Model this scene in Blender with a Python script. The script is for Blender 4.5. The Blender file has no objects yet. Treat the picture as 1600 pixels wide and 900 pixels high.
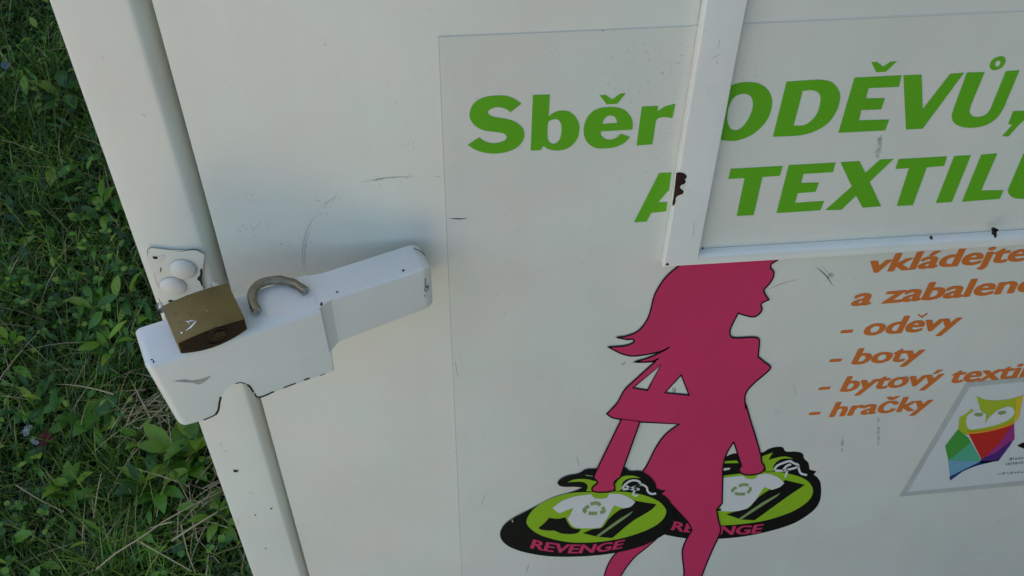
import bpy, bmesh, math, random
import numpy as np
from mathutils import Vector, Matrix
random.seed(7); rng = np.random.default_rng(7)
scene = bpy.context.scene
COL = scene.collection

# ------------------------------------------------------------------ camera
F = 1700.0
M = np.array([[0.99604004, -0.00679554, -0.08864573],
              [-0.06099784, 0.67314949, -0.73698645],
              [0.06468005, 0.7394752, 0.67006933]])     # rows: right, down, forward in (X, down, into)
NC, HC = 0.53606, 1.55                                    # camera: metres in front of the door, above the ground
def wv(r): return Vector((r[0], r[2], -r[1]))
cam_d = bpy.data.cameras.new('camera'); cam = bpy.data.objects.new('camera', cam_d); COL.objects.link(cam)
r_, u_, f_ = wv(M[0]), -wv(M[1]), wv(M[2])
cam.matrix_world = Matrix(((r_.x, u_.x, -f_.x, 0), (r_.y, u_.y, -f_.y, -NC), (r_.z, u_.z, -f_.z, HC), (0, 0, 0, 1)))
cam_d.sensor_width = 36; cam_d.lens = 36*F/1600; cam_d.clip_start = .02; cam_d.clip_end = 500
scene.camera = cam

# ------------------------------------------------------------------ world, sun, exposure
SUN_EL, PHI = math.radians(38), math.radians(12)
sdir = Vector((-math.cos(SUN_EL)*math.cos(PHI), math.cos(SUN_EL)*math.sin(PHI), math.sin(SUN_EL)))   # towards the sun: behind the box, to the left
w = bpy.data.worlds.new('World'); scene.world = w; w.use_nodes = True
nt = w.node_tree; bg = nt.nodes['Background']
sky = nt.nodes.new('ShaderNodeTexSky'); sky.sky_type = 'NISHITA'; sky.sun_disc = False
sky.sun_elevation = SUN_EL; sky.sun_rotation = math.atan2(sdir.x, sdir.y)
sky.air_density = 1.0; sky.dust_density = 1.0; sky.ozone_density = 1.0
nt.links.new(sky.outputs[0], bg.inputs[0]); bg.inputs[1].default_value = 0.142
sl = bpy.data.lights.new('sun', 'SUN'); sl.energy = 5.0; sl.angle = math.radians(.5); sl.color = (1, .90, .75)
so = bpy.data.objects.new('sun', sl); COL.objects.link(so); so.rotation_euler = (-sdir).to_track_quat('-Z', 'Y').to_euler()
vs = scene.view_settings; vs.view_transform = 'Standard'; vs.look = 'None'; vs.gamma = 1; vs.exposure = 0.82

# ------------------------------------------------------------------ helpers
def ray(x, y): return M.T @ np.array([(x-800)/F, (y-450)/F, 1.0])
def P(x, y, h=0.0):                       # point of the photograph on the plane h in front of the door
    v = ray(x, y); t = (NC-h)/v[2]; return Vector((v[0]*t, -h, HC-v[1]*t))
def PZ(x, y, z):                          # on the horizontal plane z
    v = ray(x, y); t = (HC-z)/v[1]; return Vector((v[0]*t, v[2]*t-NC, z))
def mat(name, col, rough=.5, metal=0, spec=.5, nscale=None, namt=0.06, bump=0, bscale=200, rvar=0):
    m = bpy.data.materials.new(name); m.use_nodes = True; n = m.node_tree; b = n.nodes['Principled BSDF']
    b.inputs['Base Color'].default_value = (*col, 1); b.inputs['Roughness'].default_value = rough
    b.inputs['Metallic'].default_value = metal; b.inputs['Specular IOR Level'].default_value = spec
    tc = n.nodes.new('ShaderNodeNewGeometry')
    if nscale:
        a = n.nodes.new('ShaderNodeTexNoise'); a.inputs['Scale'].default_value = nscale; a.inputs['Detail'].default_value = 6
        a.inputs['Roughness'].default_value = .6
        n.links.new(tc.outputs['Position'], a.inputs['Vector'])
        r = n.nodes.new('ShaderNodeMapRange'); r.inputs['From Min'].default_value = .3; r.inputs['From Max'].default_value = .7
        r.inputs['To Min'].default_value = 1-namt; r.inputs['To Max'].default_value = 1+namt
        n.links.new(a.outputs['Fac'], r.inputs['Value'])
        x = n.nodes.new('ShaderNodeMix'); x.data_type = 'RGBA'; x.blend_type = 'MULTIPLY'; x.inputs[0].default_value = 1
        x.inputs[6].default_value = (*col, 1); n.links.new(r.outputs[0], x.inputs[7]); n.links.new(x.outputs[2], b.inputs['Base Color'])
        if rvar:
            q = n.nodes.new('ShaderNodeMapRange'); q.inputs['From Min'].default_value = .3; q.inputs['From Max'].default_value = .7
            q.inputs['To Min'].default_value = rough-rvar; q.inputs['To Max'].default_value = rough+rvar
            n.links.new(a.outputs['Fac'], q.inputs['Value']); n.links.new(q.outputs[0], b.inputs['Roughness'])
    if bump:
        a = n.nodes.new('ShaderNodeTexNoise'); a.inputs['Scale'].default_value = bscale; a.inputs['Detail'].default_value = 3
        n.links.new(tc.outputs['Position'], a.inputs['Vector'])
        c = n.nodes.new('ShaderNodeBump'); c.inputs['Strength'].default_value = bump; c.inputs['Distance'].default_value = .001
        n.links.new(a.outputs['Fac'], c.inputs['Height']); n.links.new(c.outputs[0], b.inputs['Normal'])
    return m
def painted(name, col, rough):
    """white enamel on sheet steel: faint grime clouds, fine dirt specks, orange peel"""
    m = mat(name, col, rough, 0, .5, 6, .05, .10, 160, .07); n = m.node_tree; b = n.nodes['Principled BSDF']
    g = [q for q in n.nodes if q.type == 'NEW_GEOMETRY'][0]
    src = b.inputs['Base Color'].links[0].from_socket
    a = n.nodes.new('ShaderNodeTexNoise'); a.inputs['Scale'].default_value = 420; a.inputs['Detail'].default_value = 2
    n.links.new(g.outputs['Position'], a.inputs['Vector'])
    a2 = n.nodes.new('ShaderNodeTexNoise'); a2.inputs['Scale'].default_value = 11; a2.inputs['Detail'].default_value = 3
    n.links.new(g.outputs['Position'], a2.inputs['Vector'])
    ad = n.nodes.new('ShaderNodeMath'); ad.operation = 'MULTIPLY_ADD'; ad.inputs[1].default_value = .35
    n.links.new(a2.outputs['Fac'], ad.inputs[0]); n.links.new(a.outputs['Fac'], ad.inputs[2])
    r = n.nodes.new('ShaderNodeMapRange'); r.inputs['From Min'].default_value = .90; r.inputs['From Max'].default_value = .97
    r.inputs['To Min'].default_value = 0; r.inputs['To Max'].default_value = .35; n.links.new(ad.outputs[0], r.inputs['Value'])
    x = n.nodes.new('ShaderNodeMix'); x.data_type = 'RGBA'; x.inputs[7].default_value = (.30, .27, .20, 1)
    n.links.new(r.outputs[0], x.inputs[0]); n.links.new(src, x.inputs[6])
    mp = n.nodes.new('ShaderNodeMapping'); mp.inputs['Scale'].default_value = (38, 38, 2.2); n.links.new(g.outputs['Position'], mp.inputs[0])
    st = n.nodes.new('ShaderNodeTexNoise'); st.inputs['Scale'].default_value = 1; st.inputs['Detail'].default_value = 5; n.links.new(mp.outputs[0], st.inputs['Vector'])
    sr = n.nodes.new('ShaderNodeMapRange'); sr.inputs['From Min'].default_value = .45; sr.inputs['From Max'].default_value = .75; sr.inputs['To Min'].default_value = 0; sr.inputs['To Max'].default_value = .08
    n.links.new(st.outputs['Fac'], sr.inputs['Value'])
    x2 = n.nodes.new('ShaderNodeMix'); x2.data_type = 'RGBA'; x2.inputs[7].default_value = (.50, .47, .38, 1); n.links.new(sr.outputs[0], x2.inputs[0]); n.links.new(x.outputs[2], x2.inputs[6]); x = x2
    wn = n.nodes.new('ShaderNodeTexNoise'); wn.inputs['Scale'].default_value = 7; wn.inputs['Detail'].default_value = 1; n.links.new(g.outputs['Position'], wn.inputs['Vector'])
    wb = n.nodes.new('ShaderNodeBump'); wb.inputs['Strength'].default_value = .5; wb.inputs['Distance'].default_value = .006; n.links.new(wn.outputs['Fac'], wb.inputs['Height'])
    old = b.inputs['Normal'].links[0].from_node; n.links.new(wb.outputs[0], old.inputs['Normal'])
    # hue drift between warm and cool whites
    a3 = n.nodes.new('ShaderNodeTexNoise'); a3.inputs['Scale'].default_value = 14; a3.inputs['Detail'].default_value = 4
    n.links.new(g.outputs['Position'], a3.inputs['Vector'])
    rr = n.nodes.new('ShaderNodeValToRGB'); rr.color_ramp.elements[0].position = .35; rr.color_ramp.elements[1].position = .65
    rr.color_ramp.elements[0].color = (1.0, .965, .95, 1); rr.color_ramp.elements[1].color = (.955, 1.0, .965, 1)
    n.links.new(a3.outputs['Fac'], rr.inputs[0])
    y = n.nodes.new('ShaderNodeMix'); y.data_type = 'RGBA'; y.blend_type = 'MULTIPLY'; y.inputs[0].default_value = 1
    n.links.new(x.outputs[2], y.inputs[6]); n.links.new(rr.outputs[0], y.inputs[7]); n.links.new(y.outputs[2], b.inputs['Base Color'])
    return m

WHITE = painted('white_enamel', (.762, .758, .680), .36)
LEVERW = painted('white_lever_enamel', (.785, .775, .72), .32)
FRAMEW = painted('white_frame_enamel', (.83, .825, .77), .30)
VINYL = painted('white_vinyl', (.750, .748, .672), .40)
CHIP = mat('bare_dark_steel', (.012, .011, .014), .7)
RUST = mat('rust', (.040, .012, .008), .85, 0, .3, 90, .5, .8, 300)
SCUFF = mat('grey_scuff', (.45, .44, .39), .8)
SCUFFD = mat('dark_scuff', (.15, .145, .13), .8)
DIRT = mat('dirt_line', (.54, .53, .47), .8)
GREEN = mat('green_print', (.13, .43, .016), .6, 0, .15, 12, .06)
ORANGE = mat('orange_print', (.66, .18, .035), .6, 0, .15, 12, .05)
PINK = mat('pink_print', (.61, .042, .125), .6, 0, .15, 10, .05)
BLACK = mat('black_print', (.007, .008, .006), .6, 0, .15)
LIME = mat('lime_print', (.29, .50, .020), .6, 0, .15, 14, .06)
PWHITE = mat('white_print', (.72, .73, .70), .45)
DULL = mat('olive_print', (.26, .36, .13), .5)
GREYB = mat('grey_border', (.50, .52, .48), .5, 0, .5, 60, .08)

def film(name, col, alpha):
    m = mat(name, col, .8, 0, .1); n = m.node_tree; b = n.nodes['Principled BSDF']
    g = n.nodes.new('ShaderNodeNewGeometry'); a = n.nodes.new('ShaderNodeTexNoise'); a.inputs['Scale'].default_value = 160; n.links.new(g.outputs['Position'], a.inputs['Vector'])
    r = n.nodes.new('ShaderNodeMapRange'); r.inputs['From Min'].default_value = .35; r.inputs['From Max'].default_value = .65; r.inputs['To Min'].default_value = 0; r.inputs['To Max'].default_value = alpha
    n.links.new(a.outputs['Fac'], r.inputs['Value']); n.links.new(r.outputs[0], b.inputs['Alpha']); return m
SMUDGE = film('grime_smudge', (.25, .23, .20), .38)
class MB:
    def __init__(s): s.v = []; s.f = []; s.m = []; s.mats = []; s.sm = []
    def mi(s, m):
        if m not in s.mats: s.mats.append(m)
        return s.mats.index(m)
    def add(s, vs, fs, m, smooth=False):
        o = len(s.v); s.v += [tuple(q) for q in vs]; k = s.mi(m)
        for f in fs: s.f.append(tuple(i+o for i in f)); s.m.append(k); s.sm.append(smooth)
    def bm(s, b, m, smooth=False):
        b.verts.index_update(); s.add([v.co.copy() for v in b.verts], [[v.index for v in f.verts] for f in b.faces], m, smooth); b.free()
    def build(s, name, parent=None, loc=None):
        me = bpy.data.meshes.new(name); me.from_pydata(s.v, [], s.f)
        for m in s.mats: me.materials.append(m)
        me.polygons.foreach_set('material_index', s.m); me.polygons.foreach_set('use_smooth', s.sm); me.update()
        o = bpy.data.objects.new(name, me); COL.objects.link(o)
        if parent: o.parent = parent
        return o
def tag(o, label=None, cat=None, group=None, kind=None):
    for k, v in (('label', label), ('category', cat), ('group', group), ('kind', kind)):
        if v: o[k] = v
    return o
def empty(name): o = bpy.data.objects.new(name, None); COL.objects.link(o); return o

def smooth_loop(pts, closed=True, n=7):
    """points (x,y) are curved through, points (x,y,1) are sharp"""
    N = len(pts); out = []
    rngi = range(N if closed else N-1)
    for i in rngi:
        p1, p2 = pts[i], pts[(i+1) % N]
        if closed: p0, p3 = pts[i-1], pts[(i+2) % N]
        else: p0, p3 = pts[max(i-1, 0)], pts[min(i+2, N-1)]
        a, b = np.array(p1[:2], float), np.array(p2[:2], float)
        c1, c2 = len(p1) > 2, len(p2) > 2
        if c1 and c2: out.append(tuple(a)); continue
        L = np.linalg.norm(b-a)
        def tan(pa, pb, pc):
            pa, pb, pc = (np.array(q[:2], float) for q in (pa, pb, pc))
            t = pc-pa; l = np.linalg.norm(t); return t/l*L if l > 1e-9 else t
        t1 = (b-a) if c1 else tan(p0, p1, p2)
        t2 = (b-a) if c2 else tan(p1, p2, p3)
        if c1: t1 = 2*(b-a)-t2 if False else (b-a)
        for k in range(n):
            s = k/n
            out.append(tuple((2*s**3-3*s**2+1)*a+(s**3-2*s**2+s)*t1+(-2*s**3+3*s**2)*b+(s**3-s**2)*t2))
    if not closed: out.append(tuple(pts[-1][:2]))
    return out
def Z(ox, oy, s, pts): return [(ox+p[0]/s, oy+p[1]/s, *p[2:]) for p in pts]
def sharp(pts): return [(p[0], p[1], 1) for p in pts]
def fill2d(loops):
    """fill closed 2D loops (even-odd) -> verts, faces"""
    cu = bpy.data.curves.new('tmp', 'CURVE'); cu.dimensions = '2D'; cu.fill_mode = 'BOTH'
    for lp in loops:
        sp = cu.splines.new('POLY'); sp.points.add(len(lp)-1); sp.use_cyclic_u = True
        for q, (x, y) in zip(sp.points, lp): q.co = (x/1000, y/1000, 0, 1)
    ob = bpy.data.objects.new('tmp', cu); COL.objects.link(ob)
    dg = bpy.context.evaluated_depsgraph_get(); me = ob.evaluated_get(dg).to_mesh()
    vs = [(v.co.x*1000, v.co.y*1000) for v in me.vertices]; fs = [list(p.vertices) for p in me.polygons]
    ob.evaluated_get(dg).to_mesh_clear(); bpy.data.objects.remove(ob); bpy.data.curves.remove(cu)
    return vs, fs
def orient(vs, fs, out):
    r = []
    for f in fs:
        a, b, c = (Vector(vs[i]) for i in f[:3])
        r.append(f if (b-a).cross(c-a).dot(out) >= 0 else f[::-1])
    return r
def art(mb, loops, h, m, mapf=None, n=7, flat=False):
    lps = [l if flat else smooth_loop(l, True, n) for l in loops]
    vs, fs = fill2d(lps); mp = mapf or (lambda x, y: P(x, y, h)); W = [mp(x, y) for x, y in vs]
    mb.add(W, orient(W, fs, Vector((0, -1, 0))) if not mapf else fs, m)
def stroke(mb, pts, width, h, m, closed=False, mapf=None, n=6, taper=False):
    c = smooth_loop(pts, closed, n); c = [np.array(p) for p in c]
    c = [p for i, p in enumerate(c) if i == 0 or np.linalg.norm(p-c[i-1]) > 1e-6]
    N = len(c); L, R = [], []
    for i in range(N):
        a = c[i-1] if (i or closed) else c[i]; b = c[(i+1) % N] if (i < N-1 or closed) else c[i]
        t1 = c[i]-a; t2 = b-c[i]; l1, l2 = np.linalg.norm(t1), np.linalg.norm(t2)
        t = (t1/l1 if l1 else 0)+(t2/l2 if l2 else 0); l = np.linalg.norm(t); t = t/l if l > 1e-6 else np.array([1, 0])
        nn = np.array([-t[1], t[0]]); ww = width/2
        if l1 and l2: ww *= min(1.8, 2/max(l, .5)) if l > .1 else 1
        if taper: ww *= max(.15, math.sin(math.pi*(i+.5)/N))
        L.append(c[i]+nn*ww); R.append(c[i]-nn*ww)
    mp = mapf or (lambda x, y: P(x, y, h))
    vs = [mp(*p) for p in L]+[mp(*p) for p in R]
    fs = [[i, (i+1) % N, N+(i+1) % N, N+i] for i in range(N if closed else N-1)]
    mb.add(vs, orient(vs, fs, Vector((0, -1, 0))) if not mapf else fs, m)
def blob(mb, x, y, rx, ry, m, h=0, mapf=None, irr=.3, seed=1):
    r = random.Random(seed); pts = []
    for k in range(11):
        a = k/11*2*math.pi; q = 1+r.uniform(-irr, irr); pts.append((x+rx*q*math.cos(a), y+ry*q*math.sin(a)))
    art(mb, [pts], h, m, mapf, n=3)
def box(x0, x1, y0, y1, z0, z1):
    b = bmesh.new(); bmesh.ops.create_cube(b, size=1)
    for v in b.verts: v.co = Vector(((x0+x1)/2+v.co.x*(x1-x0), (y0+y1)/2+v.co.y*(y1-y0), (z0+z1)/2+v.co.z*(z1-z0)))
    return b
def bevel(b, edges, r, seg=5): bmesh.ops.bevel(b, geom=list(edges), offset=r, segments=seg, affect='EDGES', profile=.5)
def shade(o, ang=35):
    for p in o.data.polygons: p.use_smooth = True
    o.data.set_sharp_from_angle(angle=math.radians(ang))
    return o

# ================================================================== SETTING
def flat(name, x0, x1, y0, y1, z, m, th=None):
    mb = MB()
    if th: mb.bm(box(x0, x1, y0, y1, z-th, z), m)
    else: mb.add([(x0, y0, z), (x1, y0, z), (x1, y1, z), (x0, y1, z)], [(0, 1, 2, 3)], m)
    return tag(mb.build(name), kind='structure')
SOIL = mat('soil_turf', (.020, .020, .010), .95, 0, .1, 9, .6, 1, 60)
CONC = mat('pale_concrete', (.66, .53, .33), .85, 0, .3, 3, .15, .6, 120)
ASPH = mat('asphalt', (.05, .05, .052), .9, 0, .3, 30, .3, .8, 200)
flat('ground', -80, 80, -80, 80, 0, SOIL)
flat('bounce_pavement', -2.7, .10, -3.2, -.03, .05, CONC, .12)  # unseen paving added to bounce warm sunlight onto the container face
flat('bounce_limit_apron', .104, 6, -3.2, -.03, .044, ASPH, .11)  # unseen dark ground added to cut bounced light on the right
flat('kerb', -7, 6, -3.36, -3.202, .055, mat('kerb_stone', (.4, .39, .36), .85, 0, .3, 12, .2), .2)
flat('road', -60, 60, -9.5, -3.362, .006, ASPH)

# unseen walls added to block the sun from the lawn and lever
RENDER = mat('rendered_wall', (.42, .40, .36), .9, 0, .3, 2, .15, .6, 60)
def wall(x0, x1, y0, y1, h, label):
    t = empty('sun_block_wall'); t.location = ((x0+x1)/2, (y0+y1)/2, 0); tag(t, label, 'wall')
    def sh(b): bmesh.ops.translate(b, verts=b.verts, vec=-t.location); return b
    m = MB(); m.bm(sh(box(x0, x1, y0, y1, 0, h)), RENDER); m.build('wall_body', t)
    b = sh(box(x0-.03, x1+.03, y0-.03, y1+.03, h+.001, h+.06)); bevel(b, b.edges, .012, 2)
    m = MB(); m.bm(b, CONC); m.build('coping', t)
wall(-2.95, -2.75, -.35, 3.3, 3.4, 'added rendered wall blocking the sun at the left edge of the lawn')
wall(-2.70, 3.5, 3.1, 3.3, 2.3, 'added rendered wall blocking the sun behind the white container')

# unseen glass bank added right of the box to block light there
def light_blocker():
    t = empty('light_blocker_bank'); t.location = (1.62, -.95, .05); tag(t, 'added dark green glass bank blocking light to the right of the white container', 'container')
    G = mat('dark_green_enamel', (.012, .035, .020), .45, 0, .5, 4, .2); Kk = mat('black_rubber', (.02, .02, .02), .7)
    m = MB(); b = box(-.62, .62, -.75, .80, .08, 2.0); bevel(b, b.edges, .05, 3); m.bm(b, G); shade(m.build('bank_body', t))
    m = MB(); b = box(-.66, .66, -.79, .84, 2.002, 2.1); bevel(b, b.edges, .04, 3); m.bm(b, G); shade(m.build('lid', t))
    for x in (-.3, .3):
        m = MB(); vs = [(x+rr*math.cos(2*math.pi*k/24), -.752-d, 1.4+rr*math.sin(2*math.pi*k/24)) for rr, d in ((.10, 0), (.10, .03), (.085, .03), (.085, .004)) for k in range(24)]
        m.add(vs, [[i*24+k, i*24+(k+1) % 24, (i+1)*24+(k+1) % 24, (i+1)*24+k] for i in range(3) for k in range(24)]+[[72+k for k in range(24)]], Kk); m.build('deposit_port', t)
    for x in (-.45, .35):
        m = MB(); m.bm(box(x, x+.1, -.6, .5, 0, .079), Kk); m.build('foot', t)
light_blocker()
# ================================================================== THE CONTAINER
XL, XD, XR = P(235, 450).x, P(360, 450).x, .95       # outer edge, door edge, right side
ZB, ZT = .13, 1.95
box_root = empty('textile_collection_container'); box_root.location = (XL, 0, 0)
tag(box_root, 'white steel clothes collection container with green and orange lettering standing on grass', 'container')
_ORG = Vector((XL, 0, 0))
def child(mb, name, parent=None, label=None, off=None):
    """vertices given in world space, object placed under the container"""
    p = parent or box_root
    o = None
    mb.v = [(v[0]-XL, v[1], v[2]) for v in mb.v]
    o = mb.build(name, p)
    if label: o['label'] = label
    return o
# shell
mb = MB()
for b in (box(XL+.0005, XL+.004, .0131, 1.15, ZB, ZT), box(XR-.004, XR-.0005, .0131, 1.15, ZB, ZT), box(XL+.0045, XR-.0045, 1.147, 1.15, ZB, ZT),
          box(XL+.0045, XR-.0045, .031, 1.146, ZB, ZB+.004)):
    mb.bm(b, WHITE)
shade(child(mb, 'shell'))
mb = MB(); b = box(XL-.02, XR+.02, -.03, 1.18, ZT+.001, ZT+.05); bevel(b, b.edges, .008, 3); mb.bm(b, WHITE); shade(child(mb, 'roof'))
for x in (XL+.06, XR-.14):
    mb = MB(); mb.bm(box(x, x+.08, .05, 1.1, 0, ZB-.001), WHITE); child(mb, 'skid')
# corner posts: face strip whose inner edge rolls inwards to the door gap
def post(xa, xb, flip):
    z = [ZB, .55, 1.2, ZT]; RR = [.0080, .0080, .0120, .0120]; r = .0022; n = 10; vs = []
    for zz, R in zip(z, RR):
        pts = [(xa, .030)]
        for k in range(5): a = k/4*math.pi/2; pts.append((xa+r-r*math.cos(a), r-r*math.sin(a)))
        for k in range(n+1):
            a = k/n*math.pi/2; t_ = k/n; pts.append((xb-R+R*t_, R*2.0*t_**3.2))
        pts.append((xb, .036))
        if flip: pts = [(xa+xb-x, y) for x, y in pts][::-1]
        vs += [(x, y, zz) for x, y in pts]
    N = len(pts)
    fs = [[j*N+i, j*N+i+1, j*N+N+i+1, j*N+N+i] for j in range(3) for i in range(N-1)]+[list(range(N)), list(range(3*N, 4*N))[::-1]]
    return vs, fs
mb = MB(); vs, fs = post(XL, XD-.0034, False); mb.add(vs, fs, WHITE)
blob(mb, 368, 736, 4.5, 2, CHIP, .0003, seed=3); blob(mb, 424, 795, 1.6, 1.2, CHIP, .0003, seed=4); blob(mb, 399, 805, 1.2, .9, SCUFFD, .0003, seed=5)
blob(mb, 415, 857, 1.2, .9, SCUFFD, .0003, seed=6)
for (x, y, a) in ((392, 770, .3), (352, 705, .2), (345, 695, 2.), (372, 815, 1.2), (225, 180, .5), (160, 90, .8), (300, 330, .4)):
    stroke(mb, [(x-4*math.cos(a), y-4*math.sin(a)), (x+4*math.cos(a), y+4*math.sin(a))], .8, .0003, SCUFF, taper=True)
shade(child(mb, 'corner_post'), 30)
mb = MB(); vs, fs = post(XR-.05, XR, True); mb.add(vs, fs, WHITE); shade(child(mb, 'corner_post'), 30)
# door
mb = MB(); b = box(XD, XR-.052, -.0004, .024, ZB+.02, ZT-.02)
bevel(b, [e for e in b.edges if all(v.co.y < 0 for v in e.verts)], .0012, 3); mb.bm(b, WHITE)
H0 = .0007
arc = [(476, 424), (472, 402), (475, 375), (484, 350), (498, 331)]
stroke(mb, arc, 1.0, H0, SCUFF, taper=True); stroke(mb, [(p[0]+4, p[1]+1) for p in arc[:4]], .7, H0, SCUFF, taper=True)
stroke(mb, [(505, 322), (514, 314), (524, 308)], .8, H0, SCUFF, taper=True)
stroke(mb, [(560, 286), (590, 280), (620, 277), (648, 276)], .9, H0, SCUFF, taper=True)
stroke(mb, [(584, 283), (600, 278)], .8, H0, SCUFF, taper=True)
stroke(mb, [(678, 276), (690, 276)], .7, H0, SCUFF, taper=True)
r = random.Random(5)
for cx, cy, n_ in ((505, 320, 9), (525, 308, 6), (595, 283, 8), (640, 277, 5), (395, 350, 10), (390, 310, 8), (380, 360, 5), (460, 388, 3), (480, 385, 4), (620, 160, 5), (500, 70, 4), (640, 230, 4)):
    for k in range(n_): blob(mb, cx+r.gauss(0, 9), cy+r.gauss(0, 6), r.uniform(.5, 1.2), r.uniform(.4, .9), SCUFF, H0, seed=r.randint(0, 999))
for k in range(60):
    blob(mb, r.uniform(350, 690), r.uniform(0, 900), r.uniform(.3, .8), r.uniform(.3, .7), SCUFF, H0, seed=k)
door = shade(child(mb, 'door'), 30)

# ------------------------------------------------------------------ big printed sticker and its print (sub-parts)
HS = .0009
mb = MB()
TL, TR_ = P(685, 58, HS), P(1600, 17, HS)
q = [(TL.x, -HS, TL.z), (.84, -HS, TL.z), (.84, -HS, .36), (P(720, 900, HS).x-.001, -HS, .36)]
mb.add(q, [(3, 2, 1, 0)], VINYL)
mb.add([(x, -.0004, z) for x, _, z in q]+[tuple(v) for v in q], [(0, 1, 5, 4), (1, 2, 6, 5), (2, 3, 7, 6), (3, 0, 4, 7)], VINYL)
e_ = HS+.00008
stroke(mb, sharp([(685, 58), (703, 480), (722, 905)]), .9, e_, DIRT); stroke(mb, sharp([(685, 58), (1085, 41)]), .9, e_, DIRT)
stroke(mb, sharp([(1140, 38.5), (1600, 18), (1900, 5)]), .9, e_, DIRT)
stroke(mb, [(702, 341), (716, 342), (731, 341)], 2.2, e_, SCUFFD, taper=True)
stroke(mb, [(971, 570), (978, 566)], 1.6, e_, SCUFFD, taper=True)
stroke(mb, [(1196, 454), (1222, 443), (1250, 436)], 1.5, e_, SCUFF, taper=True)
stroke(mb, [(1275, 417), (1290, 430), (1302, 447)], 2.0, e_, SCUFFD, taper=True); stroke(mb, [(1283, 416), (1302, 433)], 1.0, e_, SCUFF, taper=True)
for pts, w_ in (([(901, 712), (905, 730)], 1.4), ([(710, 560), (716, 590)], 1), ([(760, 770), (752, 790)], 1), ([(827, 880), (822, 895)], 1.6),
                ([(940, 47), (944, 49)], 2.4), ([(1056, 605), (1054, 616)], .8), ([(1240, 600), (1244, 620)], .8), ([(1210, 640), (1215, 645)], 1)):
    stroke(mb, pts, w_, e_, SCUFF, taper=True)
for (x, y, rx, ry) in ((1375, 226, 4, 14), (1371, 240, 3, 8), (1316, 695, 2, 14), (1373, 675, 2.5, 20), (1298, 430, 5, 5), (1415, 590, 7, 2), (1053, 610, 3, 7)):
    blob(mb, x, y, rx, ry, SMUDGE, e_+.00008, seed=int(x))
for k in range(150):
    blob(mb, r.uniform(690, 1600), r.uniform(60, 900), r.uniform(.3, 1.0), r.uniform(.3, .8), SCUFF, e_, seed=k)
sticker = child(mb, 'printed_sticker')

h1 = HS+.0002
mb = MB(); A1 = lambda loops, ox, oy, s, allc=False: art(mb, [Z(ox, oy, s, sharp(l) if allc else l) for l in loops], h1, GREEN)
za = (720, 130, 7.5); zb = (900, 130, 7.5); zc = (1120, 80, 5.625); zd = (1360, 70, 5.625); ze = (1130, 230, 5.626); zf = (1370, 230, 5.626); zg = (680, 100, 3.2146)
def flush():
    child(mb, 'lettering', sticker, 'large green bold lettering'); mb.v, mb.f, mb.m, mb.sm = [], [], [], []
A1([[(710,240,1),(585,340,1),(520,300),(440,282),(370,295),(320,335),(340,375),(420,400),(540,420),(650,460),(725,530),(745,600),(730,670),(670,745),(560,800),(420,825),(280,815),(160,775),(80,722,1),(215,635,1),(280,680),(370,703),(450,695),(520,665),(535,625),(500,590),(400,572),(260,550),(170,500),(110,420),(105,340),(150,240),(260,170),(400,145),(540,150),(640,190)]], *za)
A1([[(845,138,1),(1042,133,1),(1030,390,1),(1090,345),(1180,320),(1270,335),(1345,395),(1385,480),(1388,560),(1365,650),(1290,740),(1190,785),(1100,788),(1020,770),(968,735,1),(935,785,1),(818,790,1)],
    [(1030,450),(1070,428),(1130,425),(1165,460),(1180,520),(1165,640),(1120,700),(1070,708),(1030,680),(1015,620),(1018,500)]], *za)
A1([[(660,545,1),(290,565,1),(295,610),(340,650),(400,662),(470,640),(525,592,1),(635,630,1),(580,690),(470,745),(340,765),(220,755),(130,690),(92,600),(95,500),(140,390),(230,310),(350,282),(450,280),(560,310),(640,390),(665,470)],
    [(310,478,1),(330,420),(380,383),(430,383),(465,410),(483,465,1)]], *zb)
A1([[(275,140),(345,138),(425,190),(520,122),(585,118),(485,240),(360,250)]], *zb, True)
A1([[(770,275,1),(962,265,1),(958,330,1),(1040,275),(1165,240,1),(1130,410,1),(1040,398),(970,410),(938,435,1),(895,718,1),(710,730,1)]], *zb)
flush()
A1([[(1125,547),(1187,545),(1174,638),(1168,640),(1120,695),(1167,693),(1160,740),(1085,748),(1062,792),(998,795)]], *zg, True)
flush()
A1([[(190,280),(280,272),(370,285),(440,330),(480,400),(485,480),(450,590),(380,680),(290,745),(180,785),(100,788),(30,775),(-15,730),(-28,650),(-10,530),(40,400),(110,315)],
    [(235,375),(290,390),(315,440),(312,510),(280,590),(230,660),(180,692),(130,685),(100,640),(92,580),(110,480),(160,400)]], *zc)
A1([[(612,268,1),(820,254),(930,252),(1020,280),(1075,350),(1082,430),(1050,530),(980,630),(880,695),(760,735),(620,748),(493,752,1)],
    [(755,350,1),(830,343),(885,360),(910,400),(905,470),(880,550),(820,620),(760,652),(675,655,1)]], *zc)
A1([[(1210,233),(1625,211),(1600,314),(1335,325),(1310,415),(1478,412),(1445,512),(1270,518),(1250,608),(1515,600),(1480,697),(1068,718)]], *zc, True)
A1([[(8,152),(60,152),(112,192),(180,147),(235,145),(135,238),(50,240)]], *zd, True)
A1([[(290,268),(450,262),(460,565),(700,255),(825,245),(460,738),(312,745)]], *zd, True)
A1([[(848,243,1),(1005,240,1),(885,530,1),(873,590),(900,628),(960,632),(1015,612),(1055,565,1),(1190,232,1),(1312,222,1),(1170,560,1),(1110,645),(1010,708),(890,730),(790,718),(730,680),(715,625),(735,550,1)]], *zd)
A1([[(1048,185),(1075,130),(1130,103),(1175,108),(1188,140),(1165,190),(1115,220),(1065,218)], [(1096,178),(1105,150),(1128,138),(1142,150),(1134,180),(1112,194)]], *zd)
A1([[(1255,583),(1400,578),(1375,645),(1310,700),(1215,805),(1155,805),(1245,705),(1210,695)]], *zd, True)
flush()
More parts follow.
